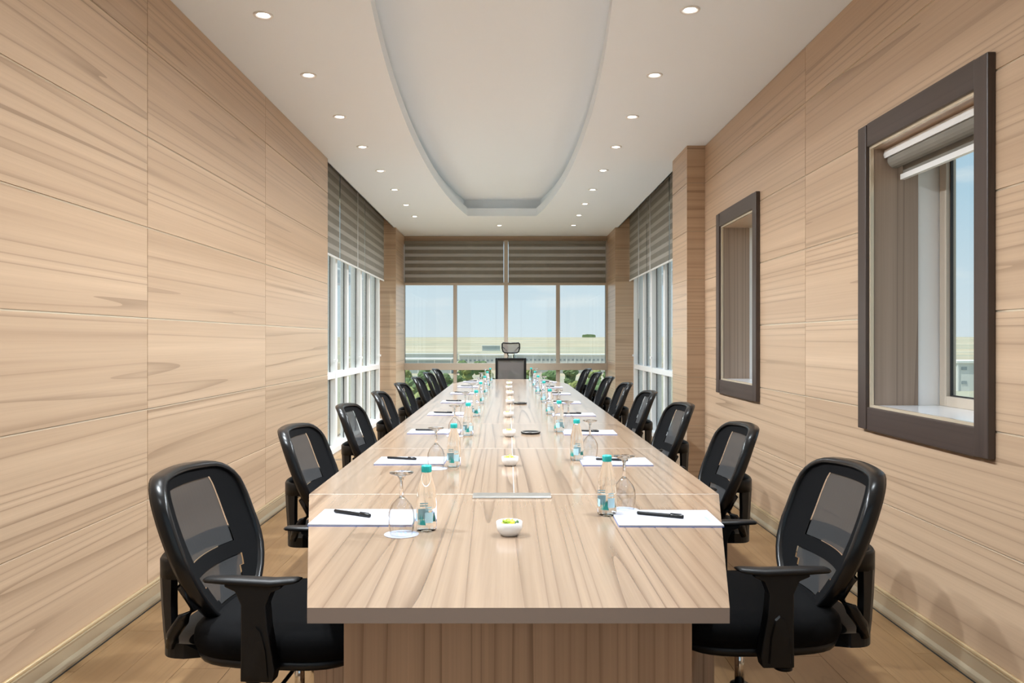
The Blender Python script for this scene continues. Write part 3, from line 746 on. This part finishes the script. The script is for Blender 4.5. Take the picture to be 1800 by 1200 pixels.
for s in (-1, 1):
    for k_ in range(8):
        o = cp if (cp and False) else (copy_tree(cp) if cp else chair_proto()); cp = cp or o
        yaw = R.uniform(-.05, .05) + (0 if s < 0 else PI)
        if k_ == 0: yaw = (-.09 if s < 0 else PI+.04)
        o.location = ((-.56 if s < 0 else .655)+R.uniform(-.012, .012), (2.17+1.085*k_ if s < 0 else 2.255+1.08*k_), 0)
        o.rotation_euler = (0, 0, yaw)
        tag(o, 'black mesh swivel chair, %s from the open table end, %s' % (ORD[k_], SIDE[s]), 'chair', 'mesh chairs along the table')
# executive chair with headrest at the window end (faces -y)
E = empty('headrest_chair', (px(898, 11.75), 11.55, 0), 0); tag(E, 'mesh chair with headrest at the table head before the end window', 'chair')
def fr(nm, x0, x1, z0, z1, y, wd, d, m, low=None):
    k = MB(); pts = [(x0, z0), (x1, z0), (x1, z1), (x0, z1)]; w_ = wd; lw = low or wd
    k.box((x0, y-d, z0), (x0+w_, y+d, z1)); k.box((x1-w_, y-d, z0), (x1, y+d, z1)); k.box((x0+w_, y-d, z1-w_), (x1-w_, y+d, z1)); k.box((x0+w_, y-d, z0), (x1-w_, y+d, z0+lw))
    return k.build(nm, m, E, None, .006)
fr('back_frame', -.228, .228, .56, 1.005, .22, .034, .016, 'black', .03)
k = MB(); k.box((-.195, .217, .59), (.195, .221, .972)); k.build('mesh_panel', 'mesh_grey', E)
for s in (-1, 1):
    k = MB(); k.add([(s*.196, .208, .588), (s*.10, .208, .588), (s*.196, .208, .66), (s*.196, .232, .588), (s*.10, .232, .588), (s*.196, .232, .66)], [(0,1,2), (5,4,3), (0,3,4,1), (1,4,5,2), (2,5,3,0)]); k.build('corner_gusset', 'black', E)
    k = MB(); k.tube([(s*.045, .225, 1.0), (s*.04, .235, 1.04), (s*.055, .225, 1.09)], .008, 8); k.build('headrest_stem', 'black', E)
    k = MB(); k.tube([(s*.055, .215, 1.10), (s*.115, .205, 1.165)], .008, 8); k.build('headrest_strut', 'black', E)
    k = MB(); k.box((s*.27-.03, -.16, .655), (s*.27+.03, .12, .68)); k.box((s*.27-.015, -.03, .40), (s*.27+.015, .04, .66)); k.build('armrest', 'black', E, None, .008)
k = MB(); P = [(-.115, 1.10), (-.09, 1.083), (0, 1.078), (.09, 1.083), (.115, 1.10), (.130, 1.15), (.128, 1.215), (.115, 1.228), (0, 1.222), (-.115, 1.228), (-.128, 1.215), (-.130, 1.15)]
k.tube([(p[0], .205-.25*(p[0]**2), p[1]) for p in P], .010, 8, None, True, up=(0, 1, 0)); k.build('headrest_frame', 'black', E)
k = MB(); k.add([(p[0], .205-.25*(p[0]**2), p[1]) for p in P], [tuple(range(12))]); k.build('headrest_mesh', 'mesh_grey', E)
k = MB(); k.rings([[(x*sx, -.02+y*sx, z) for x, y in [(math.copysign(abs(math.cos(a))**.6, math.cos(a))*.25, math.copysign(abs(math.sin(a))**.6, math.sin(a))*.24) for a in [2*PI*i/32 for i in range(32)]]] for z, sx in ((.42, .9), (.44, 1), (.48, 1), (.50, .9), (.505, .5))]); k.build('seat', 'fabric', E)
k = MB(); k.tube([(0, .05, .41), (0, .20, .42), (0, .245, .50), (0, .24, .62)], .022, 8); k.build('back_support', 'black', E)
k = MB(); k.cyl((0, -.02, .42), (0, -.02, .07), .026, 16); k.build('gas_lift', 'black', E)
for i in range(5):
    a = 2*PI*i/5; c, s_ = math.cos(a), math.sin(a); k = MB(); k.tube([(c*.02, -.02+s_*.02, .1), (c*.28, -.02+s_*.28, .075)], [.025, .014], 8); lg = k.build('star_leg', 'black', E)
    k = MB(); k.cyl((c*.28-s_*.02, -.02+s_*.28+c*.02, .027), (c*.28+s_*.02, -.02+s_*.28-c*.02, .027), .027, 14); k.cyl((c*.28, -.02+s_*.28, .03), (c*.28, -.02+s_*.28, .08), .007, 8); k.build('caster', 'black', lg)

# ------------------------------------------------------------------ outdoors (the room is some floors up)
GZ = -15.0
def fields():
    m, t, b = newmat('dry_fields'); L = t.links.new  # dry field tones, paled and greyed in the colour to imitate haze
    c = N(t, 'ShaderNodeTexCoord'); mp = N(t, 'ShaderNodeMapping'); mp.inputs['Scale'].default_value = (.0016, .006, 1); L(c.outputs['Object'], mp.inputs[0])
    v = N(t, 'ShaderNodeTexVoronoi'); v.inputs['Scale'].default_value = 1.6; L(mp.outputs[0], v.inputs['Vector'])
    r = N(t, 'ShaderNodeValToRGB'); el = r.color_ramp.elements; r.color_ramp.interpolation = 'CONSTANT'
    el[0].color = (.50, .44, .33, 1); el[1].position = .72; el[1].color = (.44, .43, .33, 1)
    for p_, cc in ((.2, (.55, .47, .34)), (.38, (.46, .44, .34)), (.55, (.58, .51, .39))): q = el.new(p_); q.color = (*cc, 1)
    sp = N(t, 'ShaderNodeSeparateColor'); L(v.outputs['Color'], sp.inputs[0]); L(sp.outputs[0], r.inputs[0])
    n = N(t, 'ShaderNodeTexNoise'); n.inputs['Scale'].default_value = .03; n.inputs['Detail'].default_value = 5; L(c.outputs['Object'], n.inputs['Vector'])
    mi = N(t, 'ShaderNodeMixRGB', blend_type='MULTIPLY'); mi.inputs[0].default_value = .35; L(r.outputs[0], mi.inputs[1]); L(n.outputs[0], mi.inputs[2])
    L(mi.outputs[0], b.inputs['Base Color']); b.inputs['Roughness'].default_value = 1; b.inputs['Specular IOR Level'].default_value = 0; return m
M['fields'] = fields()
M['town'] = plain('town_ground', (0.36, 0.40, 0.30), 1, vary=.3, spec=0)
M['leaf'] = plain('tree_leaves', (0.13, 0.19, 0.085), .9, vary=.5, spec=.1)
M['leaf2'] = plain('olive_leaves', (0.24, 0.27, 0.10), .9, vary=.4, spec=.1)
M['bark'] = plain('bark', (0.12, 0.09, 0.06), .9)
M['facade'] = plain('white_facade', (0.62, 0.62, 0.58), .8); M['roofing'] = plain('pale_roof', (0.70, 0.70, 0.66), .7)
M['far_glass'] = plain('far_window', (0.26, 0.30, 0.31), .3); M['greyblock'] = plain('grey_green_cladding', (0.40, 0.45, 0.43), .8)
# ground: near plain, then land rising gently to the skyline
k = MB(); NX, NY = 40, 60; vs = []
for j in range(NY+1):
    yy = -300+(j/NY)**2.2*6300
    for i in range(NX+1):
        xx = -3500+7000*i/NX; d = max(0, yy-650)
        z = GZ + 38*(1-math.exp(-d/1900)) + 5*mnoise.noise(Vector((xx*.0011, yy*.0011, 3)))*min(1, d/600)
        vs.append((xx, yy, z))
k.add(vs, [(j*(NX+1)+i, j*(NX+1)+i+1, (j+1)*(NX+1)+i+1, (j+1)*(NX+1)+i) for j in range(NY) for i in range(NX)], None, True)
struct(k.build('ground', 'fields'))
def far_block(label, cx, cy, lx, ly, h, nwin, wall='facade', rz=0.0, rows=1):
    b = empty('far_building', (cx, cy, GZ), rz); tag(b, label, 'building')
    boxo('wall', (-lx/2, -ly/2, 0), (lx/2, ly/2, h), wall, b)
    boxo('roof', (-lx/2-.6, -ly/2-.6, h), (lx/2+.6, ly/2+.6, h+.7), 'roofing', b)
    if nwin:
        k = MB(); ww = lx/nwin; k.box((-ww*.22, -.12, -.5), (ww*.22, .05, .5)); wm = k.mesh('window', 'far_glass')
        k = MB(); k.box((-.25, -.25, 0), (.25, .05, h)); pmz = k.mesh('pilaster', 'roofing')
        for r_ in range(rows):
            for i in range(nwin):
                o = bpy.data.objects.new('window', wm); COL.objects.link(o); o.parent = b; o.location = (-lx/2+(i+.5)*ww, -ly/2, h*(r_+.62)/rows)
        for i in range(0, nwin+1, 2):
            o = bpy.data.objects.new('pilaster', pmz); COL.objects.link(o); o.parent = b; o.location = (-lx/2+i*ww, -ly/2, 0)
    return b
def at(x, y, D): return ((x-893)/1400*D, D, EYE-(y-598)/1400*D)
far_block('long white hall with a row of small windows beyond the far field edge', 38, 490, 66, 16, 7.2, 26)
far_block('shorter long white hall with trees standing before it, unbroken wall side', -13, 470, 30, 16, 7.4, 12)
far_block('grey-green block behind glass beside the unbroken wall side', -44, 400, 32, 20, 6.6, 8, 'greyblock')
far_block('low pale shed with a flat roof behind the grey-green block', -72, 640, 62, 14, 5.2, 0)
far_block('small grey tower block far out on the plain', -19, 900, 20, 12, 10, 0, 'greyblock')
far_block('pale low annex in front of the long white hall', 26, 400, 46, 14, 3.2, 0)
far_block('dark roofed farm buildings on the slope behind the long hall', 22, 640, 34, 12, 5.0, 0, 'greyblock')
far_block('white box-shaped building seen through the dark-framed window', 150, 262, 12, 14, 9, 3, rows=2)
far_block('low white storage hall seen through the dark-framed window', 205, 360, 40, 20, 6, 6)
def tree(label, x, y, h, rx, leaf, seed):
    rr = random.Random(seed); t = empty('tree', (x, y, GZ)); tag(t, label, 'tree', 'trees below the end window')
    k = MB(); k.tube([(0, 0, -.3), (.1, 0, h*.3), (0, .1, h*.62)], [h*.035, h*.028, h*.015], 7); k.build('trunk', 'bark', t)
    k = MB()
    for c in range(9):
        a = rr.uniform(0, 2*PI); d = rx*.55*math.sqrt(rr.random()); cz = h*rr.uniform(.42, .84); cr = rx*rr.uniform(.38, .58)
        rs = []; nlat, nlon = 8, 12; sd = rr.uniform(0, 99)
        for i in range(nlat+1):
            th = PI*(i+.02)/(nlat+.04); r_ = []
            for j in range(nlon):
                ph = 2*PI*j/nlon; v = Vector((math.sin(th)*math.cos(ph), math.sin(th)*math.sin(ph), -math.cos(th)))
                f = cr*(1+.35*mnoise.noise(v*2.6+Vector((sd, 0, 0)))+.18*mnoise.noise(v*7+Vector((0, sd, 0))))
                r_.append((d*math.cos(a)+v.x*f, d*math.sin(a)+v.y*f, cz+v.z*f*.85))
            rs.append(r_)
        k.rings(rs, smooth=False)
    k.build('crown', leaf, t)
for i, (x, y, h, rx, lf, where) in enumerate((
        (-13.5, 120, 10.2, 4.6, 'leaf2', 'bushy olive tree between two dark trees, towards the unbroken wall side'),
        (-8.0, 112, 10.8, 4.4, 'leaf', 'dark green tree beside the olive tree below the end window'),
        (-4.6, 100, 10.2, 3.8, 'leaf2', 'round olive tree between the end window mullions below the transom'),
        (-.4, 128, 9.6, 3.6, 'leaf', 'small dark tree straight behind the headrest chair'),
        (5.2, 105, 11.0, 3.4, 'leaf', 'tall dark tree beside the headrest chair, dark-framed windows side'),
        (8.6, 110, 10.9, 3.0, 'leaf', 'dark tree next to the tall one below the transom'),
        (12.2, 118, 9.8, 3.4, 'leaf2', 'yellowish tree before the pier on the dark-framed windows side'),
        (15.4, 130, 9.6, 3.2, 'leaf', 'green tree nearest the pier on the dark-framed windows side'),
        (-19.0, 150, 10.5, 4.2, 'leaf', 'dark tree nearest the pier on the unbroken wall side'),
        (-16.5, 310, 8.2, 4.0, 'leaf', 'tree clump in front of the long white hall'),
        (-11.5, 330, 7.5, 4.0, 'leaf', 'smaller tree clump in front of the long white hall'))):
    tree(where, x, y, h, rx, lf, 40+i)
gr = random.Random(5)
for i in range(22):
    yy_ = (165, 215)[i % 2]+gr.uniform(-3, 3); xx_ = (-23.5 if i % 2 == 0 else -28)+(i//2)*(4.6 if i % 2 == 0 else 5.6)
    tree('%s tree in the %s row of the grove below the end window' % (('dark green', 'olive', 'dark green')[i % 3], ('near', 'far')[i % 2]), xx_, yy_, gr.uniform(7.5, 10.5), gr.uniform(1.9, 2.3)+(i % 2)*.5, ('leaf', 'leaf2', 'leaf')[i % 3], 90+i)
# wood on the skyline
k = MB(); rs = []
for i in range(25):
    u = i/24; x_ = 318+55*u; hh = 5*math.sin(PI*min(1, max(0, u)))**.35+1.5*mnoise.noise(Vector((u*9, 0, 0)))
    rs.append([(x_, 3390, 14), (x_, 3420, 14), (x_, 3418, 22+hh), (x_, 3392, 22+hh)])
k.rings(rs, smooth=False); tag(k.build('distant_wood', 'leaf'), 'small dark wood on the skyline', 'wood')
